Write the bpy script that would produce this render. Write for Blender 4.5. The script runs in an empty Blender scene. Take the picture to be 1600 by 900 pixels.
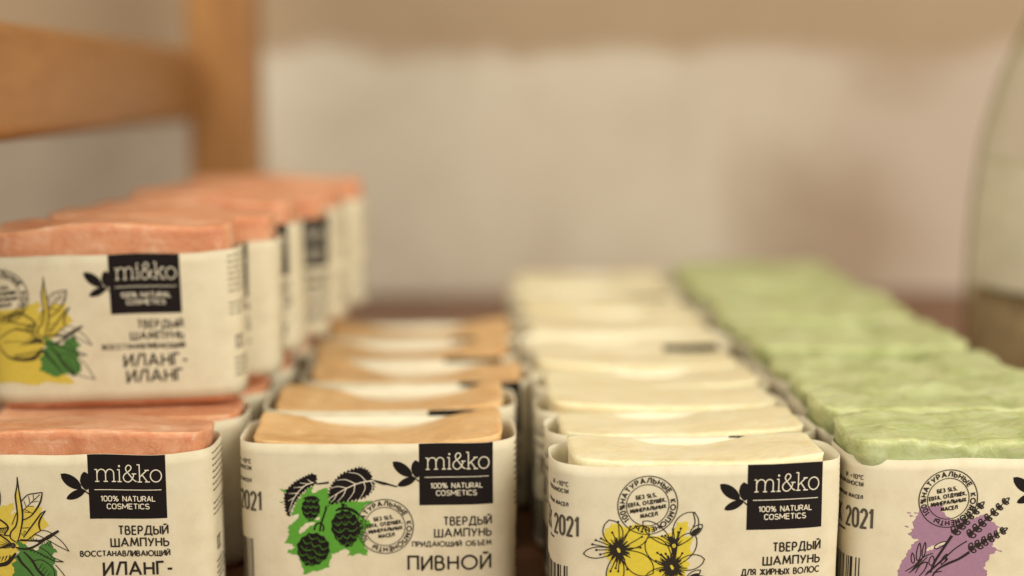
import bpy, bmesh, math, random
from math import sin, cos, pi, radians
from mathutils import Vector, noise, Matrix

random.seed(7)
S = bpy.context.scene
COL = S.collection
MM = 0.001

# ------------------------------------------------------------------ camera
CAM_Z = 0.1535
cam_d = bpy.data.cameras.new("camera")
cam = bpy.data.objects.new("camera", cam_d)
COL.objects.link(cam)
cam_d.sensor_width = 36.0
cam_d.lens = 50.0
cam_d.clip_start = 0.02
cam_d.clip_end = 50.0
PITCH, YAW = math.atan(350 / 2222), math.atan(89 / 2222)
cam.location = (0, 0, CAM_Z)
cam.rotation_euler = (pi / 2 - PITCH, 0, -YAW)
cam_d.dof.use_dof = True
cam_d.dof.focus_distance = 0.3925
cam_d.dof.aperture_fstop = 3.35
S.camera = cam

# ------------------------------------------------------------------ world, lamps, exposure
W = bpy.data.worlds.new("World")
S.world = W
W.use_nodes = True
W.node_tree.nodes["Background"].inputs[0].default_value = (1.0, 0.92, 0.76, 1)
W.node_tree.nodes["Background"].inputs[1].default_value = 0.35


def area(name, loc, aim, size, power, colr):
    d = bpy.data.lights.new(name, 'AREA')
    d.shape = 'RECTANGLE'
    d.size, d.size_y = size
    d.energy = power
    d.color = colr
    o = bpy.data.objects.new(name, d)
    COL.objects.link(o)
    o.location = loc
    o.rotation_euler = (Vector(aim) - Vector(loc)).to_track_quat('-Z', 'Y').to_euler()
    return o


area("window_light", (0.65, -0.25, 0.50), (0.0, 0.44, 0.04), (0.7, 0.7), 10.4, (1.0, 0.945, 0.81))
area("left_wall_fill", (-0.75, 0.10, 1.05), (-0.1, 0.8, 0.12), (0.8, 0.8), 9.0, (1.0, 0.93, 0.80))  # added fill lamp, brightens the wall from upper left
S.view_settings.view_transform = 'Standard'
S.view_settings.look = 'None'
S.view_settings.exposure = 0.13
S.view_settings.gamma = 1.0
S.view_settings.use_curve_mapping = False
S.cycles.use_denoising = True


# ------------------------------------------------------------------ material helpers
def new_mat(name):
    m = bpy.data.materials.new(name)
    m.use_nodes = True
    nt = m.node_tree
    return m, nt, nt.nodes["Principled BSDF"]


def nd(nt, typ, **kw):
    n = nt.nodes.new(typ)
    for k, v in kw.items():
        if k in n.inputs:
            n.inputs[k].default_value = v
        else:
            setattr(n, k, v)
    return n


def ramp(nt, fac, stops):
    r = nt.nodes.new('ShaderNodeValToRGB')
    els = r.color_ramp.elements
    while len(els) < len(stops):
        els.new(0.5)
    for e, (p, c) in zip(els, stops):
        e.position = p
        e.color = (*c, 1)
    nt.links.new(fac, r.inputs[0])
    return r.outputs[0]


def mix(nt, fac, a, b, mode='MIX'):
    m = nt.nodes.new('ShaderNodeMix')
    m.data_type = 'RGBA'
    m.blend_type = mode
    for sock, v in ((m.inputs[0], fac), (m.inputs[6], a), (m.inputs[7], b)):
        if isinstance(v, (int, float)):
            sock.default_value = v
        elif isinstance(v, tuple):
            sock.default_value = (*v, 1)
        else:
            nt.links.new(v, sock)
    return m.outputs[2]


def noise_tex(nt, scale, detail=3, rough=0.5, vec=None, dist=0.0):
    if vec is None:
        vec = nd(nt, 'ShaderNodeTexCoord').outputs['Object']
    n = nd(nt, 'ShaderNodeTexNoise', Scale=scale, Detail=detail, Roughness=rough, Distortion=dist)
    nt.links.new(vec, n.inputs['Vector'])
    return n.outputs['Fac']


def bump(nt, p, height, strength, dist):
    b = nd(nt, 'ShaderNodeBump', Strength=strength, Distance=dist)
    nt.links.new(height, b.inputs['Height'])
    nt.links.new(b.outputs[0], p.inputs['Normal'])


def mat_paper(name, c0, c1, c2):
    m, nt, p = new_mat(name)
    f = noise_tex(nt, 130, 4, 0.6)
    c = ramp(nt, f, [(0.30, c0), (0.52, c1), (0.72, c2)])
    f2 = noise_tex(nt, 2500, 2, 0.5)
    c = mix(nt, 0.05, c, ramp(nt, f2, [(0.3, (0.35, 0.28, 0.18)), (0.7, (1, 0.95, 0.85))]))
    nt.links.new(c, p.inputs['Base Color'])
    p.inputs['Roughness'].default_value = 0.62
    p.inputs['Specular IOR Level'].default_value = 0.3
    bump(nt, p, f2, 0.04, 0.0002)
    return m


def mat_ink(name, c, rough=0.5):
    m, nt, p = new_mat(name)
    f = noise_tex(nt, 900, 3, 0.6)
    col = mix(nt, f, tuple(x * 0.86 for x in c), tuple(min(1, x * 1.14) for x in c))
    nt.links.new(col, p.inputs['Base Color'])
    p.inputs['Roughness'].default_value = rough
    p.inputs['Specular IOR Level'].default_value = 0.12
    return m


def mat_soap(name, dark, mid, light, edge, sss=0.6):
    m, nt, p = new_mat(name)
    oi = nd(nt, 'ShaderNodeObjectInfo')
    tc = nd(nt, 'ShaderNodeTexCoord')
    add = nd(nt, 'ShaderNodeVectorMath', operation='ADD')
    mul = nd(nt, 'ShaderNodeMath', operation='MULTIPLY')
    mul.inputs[1].default_value = 3.0
    nt.links.new(oi.outputs['Random'], mul.inputs[0])
    nt.links.new(tc.outputs['Object'], add.inputs[0])
    nt.links.new(mul.outputs[0], add.inputs[1])
    v = add.outputs[0]
    f = noise_tex(nt, 75, 5, 0.62, v, 0.6)
    c = ramp(nt, f, [(0.28, dark), (0.5, mid), (0.74, light)])
    # worn powdery edges and pale scratches
    at = nd(nt, 'ShaderNodeAttribute', attribute_name='wear')
    f2 = noise_tex(nt, 420, 4, 0.7, v)
    mm = nd(nt, 'ShaderNodeMath', operation='MULTIPLY')
    nt.links.new(at.outputs['Fac'], mm.inputs[0])
    nt.links.new(f2, mm.inputs[1])
    wr = ramp(nt, mm.outputs[0], [(0.34, (0, 0, 0)), (0.72, (0.6, 0.6, 0.6))])
    c = mix(nt, wr, c, edge)
    sp = noise_tex(nt, 1500, 2, 0.5, v)
    spk = ramp(nt, sp, [(0.70, (0, 0, 0)), (0.78, (0.55, 0.55, 0.55))])
    c = mix(nt, spk, c, edge)
    # knife drag marks and powdery bloom
    mp = nd(nt, 'ShaderNodeMapping')
    mp.inputs['Scale'].default_value = (60, 700, 260)
    nt.links.new(v, mp.inputs['Vector'])
    dr = noise_tex(nt, 1.0, 3, 0.6, mp.outputs[0])
    c = mix(nt, ramp(nt, dr, [(0.55, (0, 0, 0)), (0.75, (0.38,) * 3)]), c, edge)
    bl = noise_tex(nt, 190, 6, 0.7, v, 1.0)
    c = mix(nt, ramp(nt, bl, [(0.54, (0, 0, 0)), (0.72, (0.28,) * 3)]), c, edge)
    nt.links.new(c, p.inputs['Base Color'])
    p.inputs['Roughness'].default_value = 0.42
    p.inputs['Specular IOR Level'].default_value = 0.4
    p.inputs['Subsurface Weight'].default_value = sss
    p.inputs['Subsurface Radius'].default_value = (1.0, 0.6, 0.35)
    p.inputs['Subsurface Scale'].default_value = 0.005
    f3 = noise_tex(nt, 320, 5, 0.65, v, 0.8)
    bump(nt, p, f3, 0.4, 0.0012)
    return m


def mat_wood(name, a, b, scale=(4, 30, 30), rough=0.5, fig=1.0):
    m, nt, p = new_mat(name)
    tc = nd(nt, 'ShaderNodeTexCoord')
    mp = nd(nt, 'ShaderNodeMapping')
    mp.inputs['Scale'].default_value = scale
    nt.links.new(tc.outputs['Object'], mp.inputs['Vector'])
    f = noise_tex(nt, 3.0 * fig, 6, 0.6, mp.outputs[0], 1.2)
    c = ramp(nt, f, [(0.3, a), (0.7, b)])
    g = noise_tex(nt, 11.0, 4, 0.7, mp.outputs[0], 0.4)
    c = mix(nt, 0.2, c, ramp(nt, g, [(0.35, tuple(x * 0.6 for x in a)), (0.6, b)]))
    nt.links.new(c, p.inputs['Base Color'])
    p.inputs['Roughness'].default_value = rough
    bump(nt, p, g, 0.2, 0.001)
    return m


M = dict(
    paper=mat_paper('printed_paper', (0.625, 0.545, 0.385), (0.68, 0.605, 0.435), (0.71, 0.64, 0.475)),
    inside=mat_paper('bare_paper', (0.76, 0.70, 0.53), (0.79, 0.735, 0.57), (0.82, 0.77, 0.61)),
    black=mat_ink('black_ink', (0.013, 0.0095, 0.0095), 0.5),
    text=mat_ink('dark_brown_ink', (0.028, 0.021, 0.017)),
    white=mat_ink('pale_ink', (0.76, 0.69, 0.54)),
    yellow=mat_ink('yellow_ink', (0.64, 0.51, 0.055)),
    ochre=mat_ink('ochre_ink', (0.61, 0.47, 0.075)),
    hop=mat_ink('leaf_green_ink', (0.105, 0.32, 0.04)),
    moss=mat_ink('moss_green_ink', (0.075, 0.19, 0.045)),
    mauve=mat_ink('mauve_ink', (0.335, 0.19, 0.275)),
    grey=mat_ink('faded_ink', (0.09, 0.075, 0.055)),
    pink=mat_soap('pink_soap', (0.53, 0.195, 0.09), (0.655, 0.29, 0.15), (0.75, 0.42, 0.26), (0.90, 0.74, 0.58)),
    tan=mat_soap('tan_soap', (0.51, 0.27, 0.10), (0.64, 0.385, 0.165), (0.75, 0.51, 0.26), (0.85, 0.68, 0.42)),
    cream=mat_soap('cream_soap', (0.72, 0.60, 0.345), (0.785, 0.69, 0.44), (0.83, 0.76, 0.54), (0.88, 0.81, 0.61)),
    green=mat_soap('green_soap', (0.31, 0.355, 0.125), (0.455, 0.495, 0.23), (0.56, 0.60, 0.34), (0.78, 0.78, 0.58)),
)


# ------------------------------------------------------------------ object helpers
def mesh_obj(name, verts, faces, mats, fmat=None, parent=None, smooth=True, attr=None):
    me = bpy.data.meshes.new(name)
    me.from_pydata([tuple(v) for v in verts], [], faces)
    for m in mats:
        me.materials.append(m)
    if fmat:
        me.polygons.foreach_set('material_index', fmat)
    me.polygons.foreach_set('use_smooth', [smooth] * len(me.polygons))
    if attr:
        a = me.attributes.new(attr[0], 'FLOAT', 'POINT')
        a.data.foreach_set('value', attr[1])
    me.update()
    o = bpy.data.objects.new(name, me)
    COL.objects.link(o)
    if parent:
        o.parent = parent
    return o


def tag(o, label, cat, group=None, kind=None):
    o['label'] = label
    o['category'] = cat
    if group:
        o['group'] = group
    if kind:
        o['kind'] = kind
    return o


def copy_tree(o, parent=None):
    c = o.copy()
    COL.objects.link(c)
    c.parent = parent
    for ch in list(o.children):
        copy_tree(ch, c)
    return c


# ------------------------------------------------------------------ 2D drawing helpers
def arc(cx, cy, rx, ry, a0, a1, n=None):
    n = n or max(3, int(abs(a1 - a0) / 18))
    return [(cx + rx * cos(radians(a0 + (a1 - a0) * i / n)), cy + ry * sin(radians(a0 + (a1 - a0) * i / n))) for i in range(n + 1)]


def smooth(pts, n=6, closed=False):
    out = []
    L = len(pts)
    rng = range(L if closed else L - 1)
    for i in rng:
        if closed:
            p0, p1, p2, p3 = pts[(i - 1) % L], pts[i], pts[(i + 1) % L], pts[(i + 2) % L]
        else:
            p0, p1, p2, p3 = pts[max(i - 1, 0)], pts[i], pts[i + 1], pts[min(i + 2, L - 1)]
        for k in range(n):
            t = k / n
            out.append(tuple(0.5 * (2 * p1[d] + (p2[d] - p0[d]) * t + (2 * p0[d] - 5 * p1[d] + 4 * p2[d] - p3[d]) * t * t
                                    + (3 * p1[d] - p0[d] - 3 * p2[d] + p3[d]) * t ** 3) for d in (0, 1)))
    out.append(pts[0] if closed else pts[-1])
    return out


# ------------------------------------------------------------------ stroke lettering
def _glyphs():
    A = arc
    bowl = lambda x, r=.26: [(x, .56), (x + .28, .56)] + A(x + .28, .28, r, .28, 90, -90) + [(x, 0)]
    g = {
        'А': (.80, [[(0, 0), (.4, 1), (.8, 0)], [(.14, .33), (.66, .33)]]),
        'Б': (.56, [[(.5, 1), (0, 1), (0, 0)], bowl(0)]),
        'В': (.56, [[(0, 0), (0, 1)], [(0, 1), (.24, 1)] + A(.24, .77, .22, .23, 90, -90) + [(0, .54)],
                    [(0, .54), (.28, .54)] + A(.28, .27, .26, .27, 90, -90) + [(0, 0)]]),
        'Г': (.46, [[(0, 0), (0, 1), (.46, 1)]]),
        'Д': (.84, [[(0, -.2), (0, 0), (.84, 0), (.84, -.2)], [(.1, 0), (.32, 1), (.72, 1), (.72, 0)]]),
        'Е': (.48, [[(.48, 1), (0, 1), (0, 0), (.48, 0)], [(0, .52), (.44, .52)]]),
        'Ж': (1.0, [[(.5, 0), (.5, 1)], [(.04, 1), (.5, .52), (0, 0)], [(.96, 1), (.5, .52), (1, 0)]]),
        'З': (.52, [A(.24, .76, .24, .24, 150, -90), A(.25, .26, .27, .26, 90, -150)]),
        'И': (.62, [[(0, 1), (0, 0), (.62, 1), (.62, 0)]]),
        'Й': (.62, [[(0, 1), (0, 0), (.62, 1), (.62, 0)], A(.31, 1.27, .15, .13, 190, 350)]),
        'К': (.56, [[(0, 0), (0, 1)], [(.52, 1), (.02, .52), (.56, 0)]]),
        'Л': (.68, [[(0, 0), (.30, 1), (.68, 1), (.68, 0)]]),
        'М': (.88, [[(0, 0), (.13, 1), (.44, .2), (.75, 1), (.88, 0)]]),
        'Н': (.62, [[(0, 0), (0, 1)], [(.62, 0), (.62, 1)], [(0, .52), (.62, .52)]]),
        'О': (.98, [A(.49, .5, .49, .5, 0, 360)]),
        'П': (.62, [[(0, 0), (0, 1), (.62, 1), (.62, 0)]]),
        'Р': (.52, [[(0, 0), (0, 1)], [(0, 1), (.24, 1)] + A(.24, .73, .26, .27, 90, -90) + [(0, .46)]]),
        'С': (.82, [A(.5, .5, .5, .5, 48, 312)]),
        'Т': (.54, [[(0, 1), (.54, 1)], [(.27, 1), (.27, 0)]]),
        'У': (.62, [[(0, 1), (.32, .38)], [(.62, 1), (.17, 0)]]),
        'Ф': (.90, [[(.45, 0), (.45, 1)], A(.45, .55, .45, .28, 0, 360)]),
        'Х': (.62, [[(0, 0), (.62, 1)], [(0, 1), (.62, 0)]]),
        'Ш': (.92, [[(0, 1), (0, 0), (.92, 0), (.92, 1)], [(.46, 0), (.46, 1)]]),
        'Щ': (1.0, [[(0, 1), (0, 0), (1.0, 0), (1.0, -.2)], [(.46, 0), (.46, 1)], [(.92, 0), (.92, 1)]]),
        'Ъ': (.76, [[(0, 1), (.2, 1), (.2, 0)], bowl(.2)]),
        'Ь': (.54, [[(0, 1), (0, 0)], bowl(0)]),
        'Ы': (.80, [[(0, 1), (0, 0)], bowl(0), [(.80, 0), (.80, 1)]]),
        'Э': (.80, [A(.3, .5, .5, .5, 132, -132), [(.2, .52), (.78, .52)]]),
        'Ю': (1.28, [[(0, 0), (0, 1)], [(0, .52), (.3, .52)], A(.79, .5, .49, .5, 0, 360)]),
        'Я': (.52, [[(.52, 0), (.52, 1)], [(.52, 1), (.28, 1)] + A(.28, .73, .26, .27, 90, 270) + [(.52, .46)], [(.3, .46), (.02, 0)]]),
        # narrow latin capitals and figures
        'N': (.58, [[(0, 0), (0, 1), (.58, 0), (.58, 1)]]),
        'A': (.62, [[(0, 0), (.31, 1), (.62, 0)], [(.1, .3), (.52, .3)]]),
        'T': (.54, [[(0, 1), (.54, 1)], [(.27, 1), (.27, 0)]]),
        'U': (.56, [[(0, 1), (0, .27)] + A(.28, .27, .28, .27, 180, 360) + [(.56, 1)]]),
        'R': (.54, [[(0, 0), (0, 1)], [(0, 1), (.26, 1)] + A(.26, .73, .26, .27, 90, -90) + [(0, .46)], [(.28, .46), (.54, 0)]]),
        'L': (.46, [[(0, 1), (0, 0), (.46, 0)]]),
        'C': (.54, [A(.28, .72, .28, .28, 20, 180) + A(.28, .28, .28, .28, 180, 340)]),
        'O': (.58, [A(.29, .71, .29, .29, 0, 180) + A(.29, .29, .29, .29, 180, 360) + [(.58, .71)]]),
        'S': (.54, [A(.27, .75, .25, .25, 25, 270)[:] + A(.27, .25, .27, .25, 90, -155)]),
        'M': (.74, [[(0, 0), (0, 1), (.37, .3), (.74, 1), (.74, 0)]]),
        'E': (.50, [[(.5, 1), (0, 1), (0, 0), (.5, 0)], [(0, .52), (.44, .52)]]),
        'I': (.04, [[(.02, 0), (.02, 1)]]),
        'D': (.58, [[(0, 0), (0, 1), (.25, 1)] + A(.25, .5, .33, .5, 90, -90) + [(0, 0)]]),
        '0': (.52, [A(.26, .74, .26, .26, 0, 180) + A(.26, .26, .26, .26, 180, 360) + [(.52, .74)]]),
        '1': (.26, [[(0, .8), (.2, 1), (.2, 0)]]),
        '2': (.52, [A(.26, .74, .26, .26, 170, -20) + [(.02, 0), (.54, 0)]]),
        '%': (.84, [[(.16, 0), (.68, 1)], A(.18, .78, .17, .21, 0, 360), A(.66, .22, .17, .21, 0, 360)]),
        ',': (.10, [[(.08, .1), (.02, -.18)]]),
        '.': (.08, [[(.04, 0), (.04, .1)]]),
        '-': (.32, [[(0, .42), (.32, .42)]]),
        '+': (.44, [[(0, .45), (.44, .45)], [(.22, .67), (.22, .23)]]),
        '°': (.24, [A(.12, .85, .12, .13, 0, 360)]),
        ' ': (.34, []),
    }
    return g


GL = _glyphs()


def layout(s, gap=.16):
    out, x = [], 0.0
    for ch in s:
        w, paths = GL[ch]
        out.append((x, w, paths))
        x += w + gap
    return out, x - gap


class Print:
    """collects inked 2D shapes in label millimetres, per material"""

    def __init__(self):
        self.items = {}      # part -> list of (mat, layer, quad)
        self.bumpn = 0

    def quad(self, part, mat, layer, q):
        self.items.setdefault(part, []).append((mat, layer, q))

    def stroke(self, part, mat, pts, w, layer=3):
        """pts: (x,y) in mm; w: width or list"""
        P = [pts[0]]
        for p in pts[1:]:
            if math.hypot(p[0] - P[-1][0], p[1] - P[-1][1]) > 1e-4:
                P.append(p)
        if len(P) < 2:
            return
        ws = w if isinstance(w, (list, tuple)) else None
        # split at sharp corners
        runs, cur = [], [P[0]]
        for i in range(1, len(P)):
            cur.append(P[i])
            if i < len(P) - 1 and ws is None:
                a = math.atan2(P[i][1] - P[i - 1][1], P[i][0] - P[i - 1][0])
                b = math.atan2(P[i + 1][1] - P[i][1], P[i + 1][0] - P[i][0])
                d = abs((b - a + pi) % (2 * pi) - pi)
                if d > radians(50):
                    runs.append(cur)
                    cur = [P[i]]
        runs.append(cur)
        for ri, run in enumerate(runs):
            run = list(run)
            if ws is None:
                ext = w * 0.42
                if ri > 0:
                    dx, dy = run[0][0] - run[1][0], run[0][1] - run[1][1]
                    l = math.hypot(dx, dy)
                    run[0] = (run[0][0] + dx / l * ext, run[0][1] + dy / l * ext)
                if ri < len(runs) - 1:
                    dx, dy = run[-1][0] - run[-2][0], run[-1][1] - run[-2][1]
                    l = math.hypot(dx, dy)
                    run[-1] = (run[-1][0] + dx / l * ext, run[-1][1] + dy / l * ext)
            # resample
            R, Wd = [], []
            for i in range(len(run) - 1):
                a, b = run[i], run[i + 1]
                l = math.hypot(b[0] - a[0], b[1] - a[1])
                n = max(1, int(l / 0.9) + 1)
                for k in range(n):
                    t = k / n
                    R.append((a[0] + (b[0] - a[0]) * t, a[1] + (b[1] - a[1]) * t))
                    Wd.append(w if ws is None else self._w(ws, (i + t) / (len(run) - 1)))
            R.append(run[-1])
            Wd.append(w if ws is None else ws[-1])
            self.bumpn = (self.bumpn + 1) % 12
            ly = layer + self.bumpn * 0.04
            left, right = [], []
            for i, p in enumerate(R):
                a = R[max(i - 1, 0)]
                b = R[min(i + 1, len(R) - 1)]
                dx, dy = b[0] - a[0], b[1] - a[1]
                l = math.hypot(dx, dy) or 1
                nx, ny = -dy / l * Wd[i] / 2, dx / l * Wd[i] / 2
                left.append((p[0] + nx, p[1] + ny))
                right.append((p[0] - nx, p[1] - ny))
            for i in range(len(R) - 1):
                self.quad(part, mat, ly, (right[i], right[i + 1], left[i + 1], left[i]))

    @staticmethod
    def _w(ws, t):
        f = t * (len(ws) - 1)
        i = min(int(f), len(ws) - 2)
        return ws[i] + (ws[i + 1] - ws[i]) * (f - i)

    def fill(self, part, mat, polys, layer=1, du=0.16):
        """even-odd fill of polygons by thin trapezoid columns"""
        if isinstance(polys[0][0], (int, float)):
            polys = [polys]
        edges = []
        for poly in polys:
            for i in range(len(poly)):
                a, b = poly[i], poly[(i + 1) % len(poly)]
                if abs(a[0] - b[0]) > 1e-9:
                    edges.append((a, b) if a[0] < b[0] else (b, a))
        x0 = min(e[0][0] for e in edges)
        x1 = max(e[1][0] for e in edges)
        n = max(1, int(math.ceil((x1 - x0) / du)))
        self.bumpn = (self.bumpn + 1) % 12
        ly = layer + self.bumpn * 0.03

        def cuts(x, mid):
            act = [e for e in edges if e[0][0] <= mid < e[1][0]]
            ys = []
            for a, b in act:
                ym = a[1] + (b[1] - a[1]) * (mid - a[0]) / (b[0] - a[0])
                xx = min(max(x, a[0]), b[0])
                ys.append((ym, a[1] + (b[1] - a[1]) * (xx - a[0]) / (b[0] - a[0])))
            return [y for _, y in sorted(ys)]
        for i in range(n):
            a = x0 + (x1 - x0) * i / n
            b = x0 + (x1 - x0) * (i + 1) / n
            m = (a + b) / 2
            ca, cb = cuts(a, m), cuts(b, m)
            for k in range(0, len(ca) - 1, 2):
                # keep tall columns from bridging paper waves
                h = max(abs(ca[k + 1] - ca[k]), abs(cb[k + 1] - cb[k]))
                ns = max(1, int(h / 2.5) + 1)
                for s in range(ns):
                    t0, t1 = s / ns, (s + 1) / ns
                    la = lambda c, t: c[k] + (c[k + 1] - c[k]) * t
                    self.quad(part, mat, ly, ((a, la(ca, t0)), (b, la(cb, t0)), (b, la(cb, t1)), (a, la(ca, t1))))

    def text(self, part, mat, s, x, y, cap, width, sw, align='R', rot=0.0, layer=3, gap=.27):
        lay, tot = layout(s, gap)
        kx = width / tot
        x0 = {'R': x - width, 'L': x, 'C': x - width / 2}[align]
        px, py = (x, y) if align == 'C' else (x0, y)
        c, sn = cos(rot), sin(rot)
        for gx, w, paths in lay:
            for path in paths:
                pts = []
                for (a, b) in path:
                    X, Y = x0 + (gx + a) * kx - px, b * cap
                    pts.append((px + X * c - Y * sn, py + X * sn + Y * c))
                self.stroke(part, mat, pts, sw, layer)

    def ring_text(self, part, mat, s, cx, cy, r, cap, a_start, a_span, sw, gap=.36):
        lay, tot = layout(s, gap)
        kx = radians(a_span) * r / tot
        for gx, w, paths in lay:
            for path in paths:
                pts = []
                for (a, b) in path:
                    ang = radians(a_start) - (gx + a) * kx / r
                    rr = r + b * cap
                    pts.append((cx + rr * cos(ang), cy + rr * sin(ang)))
                self.stroke(part, mat, pts, sw, 4)


# ------------------------------------------------------------------ printed motifs
def petal(cx, cy, tx, ty, w, n=12, power=0.8):
    dx, dy = tx - cx, ty - cy
    l = math.hypot(dx, dy)
    ux, uy = dx / l, dy / l
    L, R = [], []
    for i in range(n + 1):
        t = i / n
        h = w / 2 * (sin(pi * t ** power) ** 0.62 if 0 < t < 1 else 0)
        L.append((cx + dx * t - uy * h, cy + dy * t + ux * h))
        R.append((cx + dx * t + uy * h, cy + dy * t - ux * h))
    return L + R[::-1][1:]


def leaf_shape(ax, ay, bx, by, w, n=10, bend=0.0):
    pts = petal(ax, ay, bx, by, w, n, 1.0)
    return pts


def ragged(poly, rnd, amp, step):
    out = []
    L = len(poly)
    for i in range(L):
        a, b = poly[i], poly[(i + 1) % L]
        l = math.hypot(b[0] - a[0], b[1] - a[1])
        n = max(1, int(l / step))
        nx, ny = (-(b[1] - a[1]) / l, (b[0] - a[0]) / l) if l else (0, 0)
        for k in range(n):
            t = k / n
            j = rnd.uniform(-amp, amp)
            out.append((a[0] + (b[0] - a[0]) * t + nx * j, a[1] + (b[1] - a[1]) * t + ny * j))
    return out


def serrate(poly, amp, step):
    out = []
    L = len(poly)
    k = 0
    for i in range(L):
        a, b = poly[i], poly[(i + 1) % L]
        l = math.hypot(b[0] - a[0], b[1] - a[1])
        n = max(1, round(l / step))
        nx, ny = ((b[1] - a[1]) / l, -(b[0] - a[0]) / l) if l else (0, 0)
        for s in range(n):
            for t, j in ((s / n, 0), ((s + .8) / n, amp)):
                out.append((a[0] + (b[0] - a[0]) * t + nx * j, a[1] + (b[1] - a[1]) * t + ny * j))
    return out


def logo(pr, lx, top=45.0):
    """black square with the sprig and its wording; lx = its left edge in mm"""
    P = 'logo_panel'
    pr.fill(P, 'black', [(lx, 26.7), (lx + 21.2, 26.7), (lx + 21.2, top - .02), (lx, top - .02)], 1, 0.7)
    for a, b, w in (((-7.5, 39.8), (-1.9, 35.3), 3.1), ((-6.2, 32.6), (-0.8, 35.0), 2.3), ((-1.0, 40.2), (-.5, 34.9), 3.0)):
        pr.fill(P, 'black', leaf_shape(lx + a[0], a[1], lx + b[0], b[1], w), 2)
    pr.stroke(P, 'black', [(lx - 2.4, 35.7), (lx - 1.0, 34.7), (lx + .3, 33.6)], .35, 3)
    # slab serif word
    xh, bx, by, sw = 3.45, lx + 1.65, 37.35, .29
    paths = []
    sx = lambda x: paths.append([(x - .17, 0), (x + .17, 0)])
    for x in (.25, .95, 1.62):
        sx(x)
    paths += [[(.25, 0), (.25, .97)], [(.06, .97), (.25, .97)]]
    for a, b in ((.25, .95), (.95, 1.62)):
        paths.append([(a, .62)] + arc((a + b) / 2 + .02, .66, (b - a) / 2 - .02, .33, 165, 0) + [(b, .0)])
    x = 2.08
    paths += [[(x - .17, .97), (x, .97), (x, 0)], [(x - .17, 0), (x + .17, 0)]]
    x = 2.30
    paths.append([(px * .95 + x, py) for px, py in smooth([(1.22, .02), (.98, .16), (.62, .60), (.36, .92), (.34, 1.16), (.52, 1.36), (.74, 1.30), (.78, 1.08), (.55, .84), (.22, .60), (.10, .32), (.24, .06), (.52, -.02), (.80, .16), (.96, .44), (1.0, .64)], 4)])
    paths.append([(x + .80, .66), (x + 1.16, .66)])
    x = 3.66
    paths += [[(x - .14, 1.42), (x + .06, 1.42), (x + .06, 0)], [(x - .12, 0), (x + .24, 0)], [(x + .06, .40), (x + .64, .94)], [(x + .48, .97), (x + .84, .97)],
              [(x + .28, .58), (x + .68, .02)], [(x + .50, 0), (x + .88, 0)]]
    paths.append(arc(5.05, .49, .45, .50, 0, 360, 26))
    k = 18.4 / 5.5 / xh
    for path in paths:
        pr.stroke(P, 'white', [(bx + a * xh * k, by + b * xh) for a, b in path], sw, 4)
    pr.fill(P, 'white', [(bx + 2.08 * xh * k + .30 * cos(t * pi / 5), by + 1.27 * xh + .30 * sin(t * pi / 5)) for t in range(10)], 4, .1)
    pr.stroke(P, 'white', [(lx + 1.6, 35.0), (lx + 19.9, 35.0)], .2, 4)
    pr.text(P, 'white', '100% NATURAL', lx + 10.7, 31.75, 1.42, 14.8, .235, 'C', layer=4, gap=.2)
    pr.text(P, 'white', 'COSMETICS', lx + 10.65, 29.55, 1.42, 11.5, .235, 'C', layer=4, gap=.2)


def stamp(pr, cx, cy):
    P = 'round_stamp'
    pr.stroke(P, 'text', arc(cx, cy, 8.1, 8.1, 0, 360, 72), .26, 4)
    pr.stroke(P, 'text', arc(cx, cy, 5.75, 5.75, 0, 360, 60), .22, 4)
    for s, a, sp in (('НАТУРАЛЬНЫЕ', 173, 142), ('КОМПОНЕНТЫ', 12, 132), ('100%', -142, 40)):
        pr.ring_text(P, 'text', s, cx, cy, 6.25, 1.3, a, sp, .34)
    r = radians(8)
    for i, (s, w) in enumerate((('БЕЗ SLS,', 5.4), ('EDTA, ОТДУШЕК,', 10.2), ('МИНЕРАЛЬНЫХ', 9.7), ('МАСЕЛ', 4.5))):
        d = 2.05 - i * 1.75
        pr.text(P, 'text', s, cx - .35 + .26 * i, cy + d, .98, w, .28, 'C', r, 4, .3)


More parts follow.
